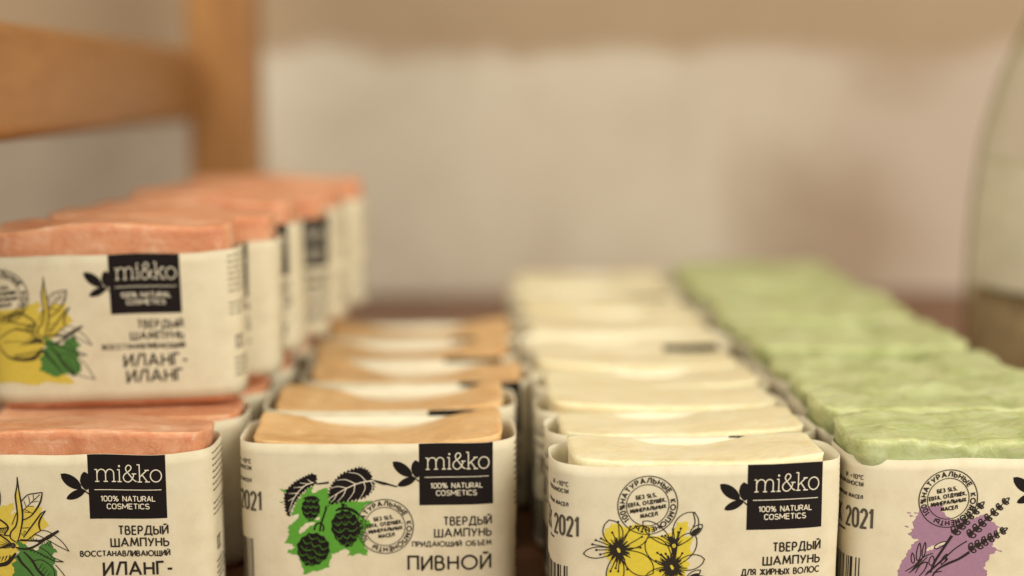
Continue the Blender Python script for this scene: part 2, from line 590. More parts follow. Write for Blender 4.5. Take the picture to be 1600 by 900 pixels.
def side_print(pr, seed):
    """date, storage notes and barcode that wrap round the left end; notes on the right end"""
    r = random.Random(seed)
    P = 'date_mark'
    pr.text(P, 'grey', 'ДЕК 2021', -33.4, 25.2, 5.2, 17.5, .72, 'R', gap=.3)
    pr.text(P, 'grey', 'И +10°C', -36.3, 38.8, 1.15, 5.6, .24, 'R', gap=.3)
    pr.text(P, 'grey', 'ОЙ ВЛАЖНОСТИ', -36.3, 36.9, 1.0, 10.0, .25, 'R', gap=.28)
    pr.text(P, 'grey', 'ЭФИРНЫХ МАСЕЛ', -36.3, 33.3, .95, 10.5, .24, 'R', gap=.28)
    pr.stroke(P, 'grey', [(-41.5, 23.6), (-45.5, 23.6)], .6, 3)
    P = 'barcode'
    x = -36.4
    while x > -62:
        w = r.choice((.3, .3, .5, .75))
        pr.fill(P, 'text', [(x - w, 3.5), (x, 3.5), (x, 16.4), (x - w, 16.4)], 2, .6)
        x -= w + r.choice((.35, .35, .6, .9))
    P = 'side_notes'
    for k, v in enumerate((43.0, 41.2, 39.4, 37.6, 35.8, 34.0, 32.2, 28.4, 26.8, 25.2)):
        x = 41.0
        end = 60 + r.uniform(-5, 3)
        while x < end:
            w = r.uniform(1.2, 3.6)
            pr.stroke(P, 'grey', [(x, v), (x + w, v)], .42, 3)
            x += w + .6
    for dx in (0, 1.6, 3.2):
        pr.stroke(P, 'text', [(43.0 + dx + 1.1, 18), (43.0 + dx, 18), (43.0 + dx, 14.5), (43.0 + dx + 1.1, 14.5)], .45, 3)
    for k in range(4):
        pr.stroke(P, 'grey', [(42.0, 11 - 1.7 * k), (42.0 + r.uniform(8, 17), 11 - 1.7 * k)], .5, 3)


def words(pr, right, lines):
    for s, base, cap, w, sw, dx in lines:
        pr.text('lettering', 'text', s, right + dx, base, cap, w, sw, 'R')


def art_ylang(pr, ox, top_scale=1.0):
    """ox: shift in mm along the label"""
    rnd = random.Random(3)
    P = 'flower_drawing'
    T = lambda p: (((p[0] / 5) - 115) / 5.62 + ox, 45 - (720 + p[1] / 5 - 702) / 5.66)
    TT = lambda ps: [T(p) for p in ps]
    ye = [(-330, 420), (-200, 370), (0, 345), (60, 318), (135, 298), (150, 335), (110, 390), (190, 350), (250, 325), (360, 325), (345, 380), (420, 480), (375, 500), (335, 530), (260, 600), (170, 650), (130, 720), (140, 800),
          (330, 960), (390, 1010), (330, 1030), (150, 1000), (60, 1030), (-120, 1000), (-300, 1010), (-340, 800), (-300, 600)]
    pr.fill(P, 'ochre', TT(ragged(ye, rnd, 9, 18)), 1)
    gr = [(150, 605), (230, 640), (300, 680), (340, 640), (415, 600), (420, 640), (455, 690), (425, 720), (452, 760), (425, 800), (450, 850), (440, 910), (400, 950), (330, 940), (230, 960), (100, 900), (115, 840), (105, 790), (140, 760), (120, 730), (165, 690)]
    pr.fill(P, 'moss', TT(ragged(gr, rnd, 10, 16)), 2)
    st = lambda pts, w=.32, n=6: pr.stroke(P, 'text', smooth(TT(pts), n), [q * 1.25 for q in w] if isinstance(w, list) else w * 1.15, 4)
    paper = lambda pts: pr.fill(P, 'paper', smooth(TT(pts), 4, True), 2.4)
    yel = lambda pts: pr.fill(P, 'ochre', smooth(TT(pts), 4, True), 2.7)
    yel([(150, 615), (120, 560), (160, 480), (165, 300), (182, 120), (205, 320), (200, 470), (165, 600)])
    st([(150, 615), (105, 580), (110, 530), (150, 480), (168, 400), (160, 250), (165, 210), (178, 150), (182, 85)], [.2, .34, .34, .34, .3, .2])
    st([(182, 85), (190, 200), (205, 330), (205, 430), (180, 540), (155, 615)], [.2, .3, .4, .4, .3, .2])
    st([(120, 470), (150, 400), (165, 370)], .2)
    st([(205, 280), (255, 230), (320, 215), (370, 208)], .28)
    st([(370, 208), (352, 280), (320, 340), (270, 400), (212, 432)], [.2, .4, .4, .3, .25])
    st([(208, 360), (270, 300), (350, 225)], .2)
    for a, b in (((240, 330), (225, 280)), ((270, 302), (262, 240)), ((300, 272), (298, 225)), ((250, 320), (300, 320)), ((285, 288), (335, 278)), ((225, 345), (290, 380)), ((215, 365), (265, 372))):
        st([a, b], .15, 2)
    st([(205, 575), (260, 500), (320, 420), (350, 380), (388, 355)], [.2, .34, .34, .3, .2])
    st([(388, 355), (345, 420), (330, 470), (340, 520)], [.2, .4, .4, .25])
    st([(340, 520), (290, 550), (240, 590), (180, 590)], .26)
    for a, b in (((200, 497), (255, 494)), ((210, 520), (238, 540)), ((190, 540), (210, 565)), ((205, 535), (225, 555))):
        st([a, b], .18, 2)
    st([(340, 515), (400, 525), (460, 570), (510, 620), (553, 690)], .2)
    st([(553, 690), (480, 650), (400, 600), (330, 560), (290, 550)], .2)
    for k in range(7):
        st([(250 + k * 26, 570 + k * 7), (275 + k * 26, 600 + k * 10)], .16, 2)
    st([(150, 600), (230, 600), (290, 600), (340, 600), (400, 570), (480, 520)], [.2, .3, .4, .6, .9, .5])
    st([(140, 655), (220, 668), (300, 640), (380, 585), (480, 520)], [.3, .5, .5, .5, .4])
    st([(240, 672), (300, 690), (380, 740), (440, 770), (505, 776)], .26)
    st([(320, 650), (380, 690), (430, 740), (505, 776)], .2)
    for k in range(8):
        st([(255 + k * 24, 690 + k * 11), (270 + k * 24, 675 + k * 10)], .16, 2)
    st([(150, 720), (180, 780), (230, 840), (290, 930)], [.6, .55, .45, .2])
    st([(200, 690), (260, 760), (300, 840), (350, 900), (390, 960)], [.3, .5, .55, .5, .3])
    st([(250, 770), (340, 760), (420, 830), (430, 900)], .22)
    for k in range(5):
        st([(300 + k * 18, 850 + k * 22), (340 + k * 18, 790 + k * 26)], .15, 2)
    st([(440, 800), (480, 850), (515, 905), (560, 990)], .2)
    st([(360, 900), (420, 950), (560, 990)], .2)
    # petals to the left
    yel([(120, 640), (60, 580), (-40, 540), (-200, 560), (-280, 640), (-180, 740), (0, 770), (70, 720)])
    st([(120, 640), (60, 580), (-10, 545), (-120, 545), (-280, 640)], [.4, .4, .3, .3, .2])
    st([(140, 700), (100, 750), (50, 790), (-60, 800), (-180, 770), (-280, 640)], [.4, .9, 1.0, .7, .4, .2])
    st([(120, 650), (40, 660), (-80, 640), (-200, 650)], .2)
    for k in range(9):
        st([(120 - k * 26, 712 + k * 5), (110 - k * 30, 752 + k * 6)], [.3, .15], 2)
    for k in range(6):
        st([(110, 640), (40 - k * 20, 590 + k * 18)], [.3, .08], 2)
    st([(105, 560), (60, 550), (90, 490), (30, 430), (-60, 395), (-200, 440)], [.3, .3, .4, .4, .4, .2])
    st([(90, 490), (20, 500), (-80, 480), (-200, 440)], [.2, .3, .3, .2])
    for k in range(6):
        st([(85 - k * 12, 492 + k * 2), (65 - k * 14, 545 - k * 3)], .16, 2)
    st([(70, 560), (20, 545), (-90, 520)], .2)
    pr.fill(P, 'text', [T((120 + 22 * cos(t), 640 + 24 * sin(t))) for t in [i * .5 for i in range(13)]], 3)
    pr.fill(P, 'grey', [T((117 + 9 * cos(t), 640 + 12 * sin(t))) for t in [i * .5 for i in range(13)]], 4.6)


def art_hop(pr):
    rnd = random.Random(5)
    P = 'hop_drawing'
    T = lambda p: ((430 + p[0] / 5 - 587) / 5.50, 45 - (720 + p[1] / 5 - 697) / 5.55)
    TT = lambda ps: [T(p) for p in ps]
    gr = [(45, 700), (75, 640), (90, 590), (60, 575), (110, 545), (150, 500), (105, 455), (160, 350), (240, 240), (280, 230), (275, 280), (390, 245), (420, 330), (690, 362), (750, 355), (700, 390), (645, 440), (662, 480), (730, 525), (745, 545), (690, 590), (655, 660),
          (690, 740), (705, 805), (620, 790), (545, 812), (560, 760), (520, 755), (420, 790), (400, 900), (200, 960), (150, 800), (65, 782), (80, 755), (130, 735), (110, 705)]
    pr.fill(P, 'hop', TT(ragged(gr, rnd, 9, 16)), 1)
    for q in ([(190, 560), (225, 530), (285, 520), (300, 535), (250, 560), (210, 600), (170, 625), (160, 600)], [(120, 470), (165, 455), (160, 490), (125, 500)], [(300, 490), (335, 480), (325, 505), (300, 510)], [(20, 255), (80, 260), (60, 290), (75, 300)], [(15, 355), (50, 360), (40, 375)]):
        pr.fill(P, 'paper' if q[0][0] > 100 else 'hop', TT(ragged(q, rnd, 5, 10)), 1.6)
    st = lambda pts, w=.3, m='text', n=6, l=4: pr.stroke(P, m, smooth(TT(pts), n), w, l)
    big = [(770, 185), (752, 150), (745, 110), (700, 75), (650, 60), (560, 90), (500, 120), (455, 165), (420, 210), (398, 260), (392, 320), (405, 355), (368, 412), (430, 385), (500, 372), (600, 358), (690, 335), (745, 290), (778, 240)]
    pr.fill(P, 'black', TT(serrate(big, 20, 34)), 2)
    lf = [(60, 320), (85, 255), (150, 195), (240, 145), (285, 128), (310, 152), (300, 205), (240, 235), (180, 290), (120, 380), (98, 420), (88, 478), (68, 420)]
    pr.fill(P, 'black', TT(serrate(lf, 15, 28)), 2)
    st([(758, 182), (640, 205), (520, 260), (400, 335)], [.35, .3, .25, .15], 'white')
    for a, b, c in (((700, 190), (640, 130), (560, 115)), ((620, 212), (540, 175), (470, 180)), ((545, 245), (480, 230), (420, 245)), ((680, 195), (690, 250), (650, 330)), ((610, 215), (600, 280), (550, 350)), ((540, 250), (520, 300), (470, 360)), ((735, 190), (750, 230), (735, 280)), ((470, 290), (450, 330), (420, 360))):
        st([a, b, c], [.26, .2, .1], 'white')
    st([(290, 195), (210, 230), (130, 330), (90, 440)], [.25, .25, .2, .1], 'white')
    for a, b in (((250, 210), (180, 200)), ((210, 235), (130, 240)), ((170, 285), (90, 290)), ((275, 200), (240, 170)), ((140, 320), (85, 350))):
        st([a, b], [.25, .1], 'white', 2)
    st([(765, 182), (850, 208), (942, 236)], [.3, .6, .35], 'black')
    st([(770, 190), (830, 215), (880, 215)], .25, 'black')
    st([(305, 208), (350, 205), (408, 197)], [.3, .5, .6], 'black')
    st([(385, 405), (360, 480), (340, 540), (330, 600)], .5, 'black')
    st([(285, 590), (300, 545), (335, 530), (360, 560), (355, 600)], .45, 'black')
    st([(510, 370), (525, 420)], .8, 'black', 2)
    st([(525, 375), (548, 395)], .3, 'black', 2)

    def cone(cx, cy, rx, ry, rot, rows, seed):
        r = random.Random(seed)
        c, s = cos(rot), sin(rot)
        R = lambda x, y: (cx + x * c - y * s, cy + x * s + y * c)
        out = []
        for i in range(26):
            a = 2 * pi * i / 26
            k = 1 + (.06 if i % 2 else -.03) + r.uniform(-.02, .02)
            f = 1.0 - .22 * max(0, sin(a))          # narrower to the tip (image y down)
            out.append(R(rx * k * cos(a) * f, ry * k * sin(a)))
        pr.fill(P, 'black', TT(out), 3)
        for j in range(rows):
            yy = -ry * .72 + 1.5 * ry * j / max(1, rows - 1)
            half = rx * math.sqrt(max(.05, 1 - (yy / ry) ** 2)) * .86
            n = 3 if j % 2 else 2
            for q in range(n):
                x0 = -half + 2 * half * q / n
                x1 = x0 + 2 * half / n
                xm = (x0 + x1) / 2
                h = ry * .18
                st([R(x0, yy - h * .4), R((x0 + xm) / 2, yy + h * .35), R(xm, yy + h * .75), R((xm + x1) / 2, yy + h * .35), R(x1, yy - h * .4)], [.06, .13, .17, .13, .06], 'hop', 3, 5)
                if r.random() < .6:
                    st([R(xm, yy - h * .3), R(xm + r.uniform(-4, 4), yy + h * .3)], [.12, .06], 'hop', 2, 5)
    cone(262, 415, 72, 98, .05, 4, 1)
    cone(535, 580, 112, 152, -.08, 5, 2)
    cone(272, 755, 128, 140, .35, 5, 3)
    st([(455, 430), (500, 412), (560, 415), (610, 440), (645, 475)], [.4, .9, .9, .9, .3], 'black')
    st([(205, 330), (250, 318), (300, 320), (335, 350)], [.3, .7, .7, .2], 'black')


def art_wort(pr):
    rnd = random.Random(9)
    P = 'flower_drawing'
    T = lambda p: ((940 + p[0] / 5 - 1091) / 5.70, 45 - (720 + p[1] / 5 - 718) / 5.72)
    TT = lambda ps: [T(p) for p in ps]
    ye = [(-5, 560), (15, 490), (60, 445), (110, 440), (150, 470), (240, 455), (330, 450), (420, 520), (520, 530), (565, 450), (650, 440), (655, 490), (610, 545), (690, 575), (660, 640), (690, 690), (640, 735), (670, 790), (630, 850), (650, 1000), (500, 1040), (30, 1030), (25, 850), (60, 740), (0, 690), (30, 640)]
    pr.fill(P, 'yellow', TT(ragged(ye, rnd, 10, 18)), 1)
    pr.fill(P, 'paper', TT(ragged([(330, 520), (420, 500), (500, 520), (470, 545), (380, 545)], rnd, 5, 12)), 1.6)
    st = lambda pts, w=.28, n=6, l=4: pr.stroke(P, 'text', smooth(TT(pts), n), w, l)

    def pet(c, t, w, p=.8):
        q = petal(c[0], c[1], t[0], t[1], w, 12, p)
        pr.stroke(P, 'text', TT(q + [q[0]]), .27, 4)
    C1, C2, C3 = (115, 655), (530, 800), (545, 640)
    for t, w in (((40, 410), 150), ((345, 480), 150), ((385, 845), 170), ((75, 965), 135), ((-155, 690), 90)):
        pet(C1, t, w, 1.35)
    for t, w in (((700, 530), 165), ((335, 560), 165), ((785, 740), 120), ((310, 940), 130), ((620, 1040), 140)):
        pet(C2, t, w, 1.3)
    for t, w in (((700, 362), 185), ((300, 425), 110)):
        pet(C3, t, w, 1.3)

    def burst(c, n, r0, r1, seed):
        r = random.Random(seed)
        for i in range(n):
            a = 2 * pi * i / n + r.uniform(-.1, .1)
            R = r.uniform(r0, r1)
            st([(c[0] + 14 * cos(a), c[1] + 16 * sin(a)), (c[0] + R * cos(a), c[1] + R * sin(a))], [.75, .5, .12], 3, 4.5)
        pr.fill(P, 'text', TT([(c[0] + (52 + 10 * (k % 2)) * cos(k * .3), c[1] + (52 + 10 * (k % 2)) * sin(k * .3)) for k in range(21)]), 4)
        pr.fill(P, 'yellow', TT([(c[0] + 12 * cos(k * .5) + 10 * sin(k * .5) * .6, c[1] + 20 * sin(k * .5)) for k in range(13)]), 6)
    burst(C1, 34, 80, 120, 1)
    burst(C2, 34, 75, 125, 2)

    def stamen(c, t, dot=True):
        st([c, ((c[0] + t[0]) / 2 + 6, (c[1] + t[1]) / 2 - 4), t], [.4, .28, .25])
        if dot:
            pr.fill(P, 'text', TT([(t[0] + 10 * cos(k), t[1] + 10 * sin(k)) for k in range(6)]), 4.8)
    for t in ((65, 510), (110, 425), (205, 465), (295, 548), (285, 635), (-60, 575), (-85, 610), (-20, 560), (-55, 655), (-25, 690), (55, 825), (115, 825), (185, 810), (95, 800)):
        stamen(C1, t)
    for t in ((610, 690), (405, 745), (415, 680), (445, 695), (480, 690), (600, 860), (440, 830)):
        stamen(C2, t)
    for t in ((450, 548), (475, 545), (535, 495), (595, 490), (575, 520), (500, 560), (520, 560)):
        stamen(C3, t)
    for k in range(9):
        a = radians(200 + k * 17)
        st([C3, (C3[0] + 85 * cos(a), C3[1] + 85 * sin(a))], [.6, .1], 2, 4.4)
    pr.fill(P, 'text', TT([(520, 640), (540, 560), (560, 580), (572, 640), (560, 740), (545, 745)]), 4)
    pr.fill(P, 'yellow', TT([(543 + 14 * cos(k * .5), 628 + 16 * sin(k * .5)) for k in range(13)]), 6)
    pr.fill(P, 'text', TT([(543 + 5 * cos(k), 628 + 6 * sin(k)) for k in range(6)]), 6.6)
    for q in ((675, 545, 762, 462, 62), (650, 905, 755, 830, 60)):
        b = petal(*q)
        pr.stroke(P, 'text', TT(b + [b[0]]), .27, 4)
        pr.fill(P, 'text', TT(petal(q[0], q[1], q[2] - 12, q[3] + 25, 40)), 4)
    pr.fill(P, 'text', TT(petal(650, 890, 800, 890, 50)), 4)
    st([(690, 480), (705, 440), (690, 365)], .3)


def art_lavender(pr):
    rnd = random.Random(11)
    P = 'flower_drawing'
    T = lambda p: ((1400 + p[0] / 5 - 1556) / 5.67, 45 - (720 + p[1] / 5 - 716) / 5.70)
    TT = lambda ps: [T(p) for p in ps]
    mv = [(40, 885), (75, 800), (110, 745), (160, 640), (215, 625), (150, 610), (130, 575), (152, 540), (140, 480), (165, 450), (190, 362), (330, 350), (378, 362), (360, 395), (440, 470), (600, 470), (700, 430), (790, 505), (832, 530), (795, 560), (800, 610), (775, 690), (835, 715), (770, 755), (722, 860), (750, 890), (720, 1000), (500, 1050), (60, 1040)]
    pr.fill(P, 'mauve', TT(ragged(mv, rnd, 9, 15)), 1)
    pr.fill(P, 'paper', TT(ragged([(250, 725), (270, 695), (360, 655), (425, 645), (400, 670), (340, 690), (280, 720)], rnd, 6, 10)), 1.6)
    for x, y in ((90, 400), (115, 425), (75, 512), (130, 540), (105, 575), (150, 400), (820, 720)):
        pr.fill(P, 'mauve', TT(ragged([(x, y), (x + 30, y + 4), (x + 40, y + 14), (x + 8, y + 10)], rnd, 5, 8)), 1.3)
    st = lambda pts, w=.3, n=6, l=4: pr.stroke(P, 'text', smooth(TT(pts), n), w, l)

    def spike(a, b, n, wid, seed):
        r = random.Random(seed)
        dx, dy = b[0] - a[0], b[1] - a[1]
        l = math.hypot(dx, dy)
        ux, uy = dx / l, dy / l
        st([a, ((a[0] + b[0]) / 2, (a[1] + b[1]) / 2), b], [.6, .4, .2])
        for i in range(n):
            t = i / (n - 1)
            k = 1 - .42 * t
            for s in (-1, 1, 0):
                cx = a[0] + dx * t + s * -uy * 5 + r.uniform(-3, 3)
                cy = a[1] + dy * t + s * ux * 5 + r.uniform(-3, 3)
                ln = 54 * k * r.uniform(.85, 1.12)
                sp = s * .78
                ex, ey = cx + (ux - uy * sp) * ln * .82, cy + (uy + ux * sp) * ln * .82
                q = petal(cx, cy, ex, ey, 31 * k, 8, 1.5)
                pr.stroke(P, 'text', TT(q + [q[0]]), .36, 4)
                st([(cx, cy), (cx + (ex - cx) * .55, cy + (ey - cy) * .55)], [.75, .15], 2)
        q = petal(b[0], b[1], b[0] + ux * 58, b[1] + uy * 58, 26)
        pr.stroke(P, 'text', TT(q + [q[0]]), .32, 4)
    spike((465, 580), (655, 370), 6, 56, 1)
    spike((585, 600), (850, 335), 7, 60, 2)
    spike((600, 715), (840, 570), 6, 54, 3)
    st([(455, 600), (400, 690), (330, 810), (300, 900)], [.85, .7, .7, .5])
    st([(575, 645), (480, 710), (390, 800), (260, 920)], [.35, .35, .4, .4])
    st([(600, 735), (520, 790), (430, 830), (350, 880), (300, 960)], [.8, .7, .7, .5, .4])
    for a, b, w in (((160, 820), (150, 735), 26), ((195, 800), (205, 655), 34), ((235, 770), (248, 650), 24), ((300, 840), (310, 760), 40), ((385, 830), (420, 750), 30), ((320, 700), (415, 648), 36)):
        q = petal(a[0], a[1], b[0], b[1], w)
        pr.stroke(P, 'text', TT(q + [q[0]]), .28, 4)
    for pts in ([(100, 885), (170, 840), (240, 770), (310, 740)], [(130, 900), (190, 850), (270, 770)], [(180, 900), (220, 830), (270, 815), (250, 880), (200, 940)], [(270, 900), (330, 850), (430, 750)], [(150, 880), (230, 790)], [(380, 840), (430, 790), (385, 790)], [(320, 900), (390, 890)]):
        st(pts, [.25, .4, .25])


# ------------------------------------------------------------------ paper band
class Band:
    def __init__(self, a, b, n, seed, height=45.0, z0=2.0):
        self.a, self.b, self.n, self.seed, self.h, self.z0 = a, b, n, seed, height, z0
        N = 1440
        pts = []
        for i in range(N + 1):
            t = -pi / 2 + 2 * pi * i / N - pi          # start at the back middle
            c, s = cos(t), sin(t)
            pts.append((a * math.copysign(abs(c) ** (2 / n), c), b * math.copysign(abs(s) ** (2 / n), s)))
        d = [0.0]
        for i in range(N):
            d.append(d[-1] + math.hypot(pts[i + 1][0] - pts[i][0], pts[i + 1][1] - pts[i][1]))
        self.L = d[-1]
        # uniform arc-length table
        self.K = 1200
        self.tab = []
        j = 0
        for k in range(self.K + 1):
            q = self.L * k / self.K
            while j < N - 1 and d[j + 1] < q:
                j += 1
            f = (q - d[j]) / max(1e-9, d[j + 1] - d[j])
            self.tab.append((pts[j][0] + (pts[j + 1][0] - pts[j][0]) * f, pts[j][1] + (pts[j + 1][1] - pts[j][1]) * f))

    def P(self, u, v, off):
        f = ((u / self.L + 0.5) % 1.0) * self.K
        i = int(f) % self.K
        f -= int(f)
        p0, p1 = self.tab[i], self.tab[i + 1]
        q0, q1 = self.tab[(i - 3) % self.K], self.tab[(i + 4) % self.K]
        x, y = p0[0] + (p1[0] - p0[0]) * f, p0[1] + (p1[1] - p0[1]) * f
        tx, ty = q1[0] - q0[0], q1[1] - q0[1]
        l = math.hypot(tx, ty)
        nx, ny = ty / l, -tx / l
        w = noise.noise((u * .045 + self.seed * 7.1, v * .05, self.seed)) * .30
        z = self.z0 + v + noise.noise((u * .06, self.seed * 3.3, 5.0)) * .5 * (v / self.h) ** 2
        off = off + w
        return ((x + nx * off) * MM, (y + ny * off) * MM, z * MM)

    def build(self, parent):
        nu, nv, th = 260, 14, 0.2
        V, F, FM = [], [], []
        for side in (0, 1):
            for i in range(nu):
                u = -self.L / 2 + self.L * i / nu
                for j in range(nv + 1):
                    V.append(self.P(u, self.h * j / nv, -th * side))
        o1 = nu * (nv + 1)
        idx = lambda s, i, j: s * o1 + (i % nu) * (nv + 1) + j
        for i in range(nu):
            for j in range(nv):
                F.append((idx(0, i, j), idx(0, i + 1, j), idx(0, i + 1, j + 1), idx(0, i, j + 1)))
                FM.append(0)
                F.append((idx(1, i, j), idx(1, i, j + 1), idx(1, i + 1, j + 1), idx(1, i + 1, j)))
                FM.append(1)
            F.append((idx(0, i, nv), idx(0, i + 1, nv), idx(1, i + 1, nv), idx(1, i, nv)))
            FM.append(1)
            F.append((idx(0, i, 0), idx(1, i, 0), idx(1, i + 1, 0), idx(0, i + 1, 0)))
            FM.append(1)
        return mesh_obj('paper_band', V, F, [M['paper'], M['inside']], FM, parent)

    def build_print(self, pr, parent, du=0.0):
        for part, items in pr.items.items():
            names = sorted({m for m, _, _ in items})
            V, F, FM = [], [], []
            for m, layer, q in items:
                b = len(V)
                off = 0.035 + 0.022 * layer
                for (x, y) in q:
                    V.append(self.P(x + du, y, off))
                F.append((b, b + 1, b + 2, b + 3))
                FM.append(names.index(m))
            mesh_obj(part, V, F, [M[n] for n in names], FM, parent, smooth=False)


# ------------------------------------------------------------------ soap blocks
def soap_mesh(name, mat, H, seed, parent, shape=None, amp=1.0, lump=0.0, a=34.6, b=14.1, n=8, over=0.0):
    nx, ny, nz = 74, 32, 26
    sd = seed * 13.7

    def plan(s, t):
        m = max(abs(s), abs(t))
        p = (abs(s) ** n + abs(t) ** n) ** (1 / n)
        k = m / p if p > 0 else 1
        return s * k * a, t * k * b, m

    def ztop(x, y):
        z = H
        if lump:
            z += .55 * noise.noise((x * .17 + sd, y * .19, 7.7)) + .4 * abs(noise.noise((x * .28, y * .3 + sd, 1.7)))
        z += amp * (noise.noise((x * .045 + sd, y * .07, sd)) * 1.1 + noise.noise((x * .15, y * .17 + sd, sd)) * .34
                    + noise.noise((x * .5 + sd, y * .5, 3.0)) * .18)
        if shape:
            z += shape(x, y)
        return z
    V, F, wear = [], [], []
    gi = {}
    for i in range(nx + 1):
        for j in range(ny + 1):
            s, t = -1 + 2 * i / nx, -1 + 2 * j / ny
            x, y, m = plan(s, t)
            # chips and a soft rounding along the rim
            d = min(a - abs(x), b - abs(y))
            chip = max(0, noise.noise((x * .22 + sd, y * .22, 9.0)))
            rr = (0.55 + 1.7 * chip) if not lump else (1.0 + 4.2 * chip)
            fall = 0.0
            if d < rr:
                fall = rr - math.sqrt(max(0, rr * rr - (rr - d) ** 2))
            gi[(i, j)] = len(V)
            if over:
                k = 1 + over * (noise.noise((x * .10 + sd, y * .12, 2.0)) + .38)
                x, y = x * (1 + (k - 1) * min(1, m ** 6) * .5), y * (1 + (k - 1) * .4 * m ** 6)
            V.append((x, y, ztop(x, y) - fall))
            wear.append(min(1, max(0, 1.1 - d / 1.2)) * (.35 + .9 * max(0, .35 + noise.noise((x * .13 + sd, y * .2, 6.0)))) + .32 * max(0, noise.noise((x * .09 + sd, y * .5, 1.0))))
    # perimeter loop of the top
    loop = [(i, 0) for i in range(nx)] + [(nx, j) for j in range(ny)] + [(i, ny) for i in range(nx, 0, -1)] + [(0, j) for j in range(ny, 0, -1)]
    for i in range(nx):
        for j in range(ny):
            F.append((gi[(i, j)], gi[(i + 1, j)], gi[(i + 1, j + 1)], gi[(i, j + 1)]))
    prev = [gi[k] for k in loop]
    tops = [V[k] for k in prev]
    for lv in range(1, nz + 1):
        cur = []
        for q, k in enumerate(loop):
            X, Y, Zt = tops[q]
            f = (lv / nz)
            z = Zt * (1 - f)
            s, t = -1 + 2 * k[0] / nx, -1 + 2 * k[1] / ny
            x0, y0, _ = plan(s, t)
            blend = min(1, max(0, (z - 44) / 4)) if over else 0
            x, y = x0 + (X - x0) * blend, y0 + (Y - y0) * blend
            ins = .35 * noise.noise((x * .12 + sd, y * .12, z * .12)) - .35
            if z < 2:
                ins -= (2 - z) * .35
            l = math.hypot(x / a, y / b) or 1
            x += ins * (1 if abs(x) > a * .93 else 0) * math.copysign(1, x)
            y += ins * (1 if abs(y) > b * .85 else 0) * math.copysign(1, y)
            cur.append(len(V))
            V.append((x, y, z))
            wear.append(max(0, 1.0 - (Zt - z) / 1.3) * (.3 + .9 * max(0, .3 + noise.noise((x0 * .13 + sd, y0 * .2, 6.0)))))
        for q in range(len(loop)):
            r = (q + 1) % len(loop)
            F.append((prev[q], cur[q], cur[r], prev[r]))
        prev = cur
    F.append(tuple(prev[::-1]))
    V = [(x * MM, y * MM, z * MM) for x, y, z in V]
    return mesh_obj(name, V, F, [mat], None, parent, attr=('wear', wear))


# ------------------------------------------------------------------ the setting
def bevel_box(name, lo, hi, mat, parent=None, bev=0.003, seg=3, loc=None):
    bm = bmesh.new()
    bmesh.ops.create_cube(bm, size=1)
    c = Vector([(lo[i] + hi[i]) / 2 for i in range(3)])
    for v in bm.verts:
        v.co = Vector([v.co[i] * (hi[i] - lo[i]) for i in range(3)]) + (c - Vector(loc or (0, 0, 0)))
    bmesh.ops.bevel(bm, geom=bm.edges[:], offset=bev, segments=seg, affect='EDGES', profile=.5)
    me = bpy.data.meshes.new(name)
    bm.to_mesh(me)
    bm.free()
    me.materials.append(mat)
    for p in me.polygons:
        p.use_smooth = True
    o = bpy.data.objects.new(name, me)
    COL.objects.link(o)
    if loc:
        o.location = loc
    if parent:
        o.parent = parent
        o.location = (0, 0, 0)
    return o


WALL_Y = 0.955
# plastered wall
wm, nt, p = new_mat('limewashed_plaster')
tc = nd(nt, 'ShaderNodeTexCoord').outputs['Object']
f = noise_tex(nt, 9, 5, 0.6, tc, 0.5)
c = ramp(nt, f, [(0.30, (0.60, 0.52, 0.41)), (0.5, (0.675, 0.60, 0.485)), (0.70, (0.74, 0.67, 0.555))])
sep = nd(nt, 'ShaderNodeSeparateXYZ')
nt.links.new(tc, sep.inputs[0])
wob = noise_tex(nt, 14, 3, 0.5, tc)


def axis_step(sock, lo, hi, wobble):
    ad = nd(nt, 'ShaderNodeMath', operation='MULTIPLY_ADD')
    nt.links.new(wob, ad.inputs[0])
    ad.inputs[1].default_value = wobble
    nt.links.new(sock, ad.inputs[2])
    mr = nd(nt, 'ShaderNodeMapRange', interpolation_type='SMOOTHSTEP')
    mr.inputs[1].default_value = lo
    mr.inputs[2].default_value = hi
    nt.links.new(ad.outputs[0], mr.inputs[0])
    return mr.outputs[0]


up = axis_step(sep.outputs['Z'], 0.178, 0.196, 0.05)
lf = axis_step(sep.outputs['X'], -0.13, -0.16, 0.03)
c = mix(nt, lf, c, mix(nt, noise_tex(nt, 13, 3, .5, tc), (0.33, 0.265, 0.19), (0.62, 0.54, 0.44)))       # grey rough end of the wall


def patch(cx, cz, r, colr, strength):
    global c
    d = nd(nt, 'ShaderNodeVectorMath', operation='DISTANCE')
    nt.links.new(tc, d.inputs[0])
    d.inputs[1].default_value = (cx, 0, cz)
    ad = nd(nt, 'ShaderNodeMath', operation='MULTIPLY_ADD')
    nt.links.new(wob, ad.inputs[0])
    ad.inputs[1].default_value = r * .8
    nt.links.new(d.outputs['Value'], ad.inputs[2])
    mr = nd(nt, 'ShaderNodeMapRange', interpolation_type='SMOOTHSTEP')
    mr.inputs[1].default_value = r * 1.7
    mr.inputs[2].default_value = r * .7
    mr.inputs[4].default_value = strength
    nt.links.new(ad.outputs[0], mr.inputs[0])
    c = mix(nt, mr.outputs[0], c, colr)


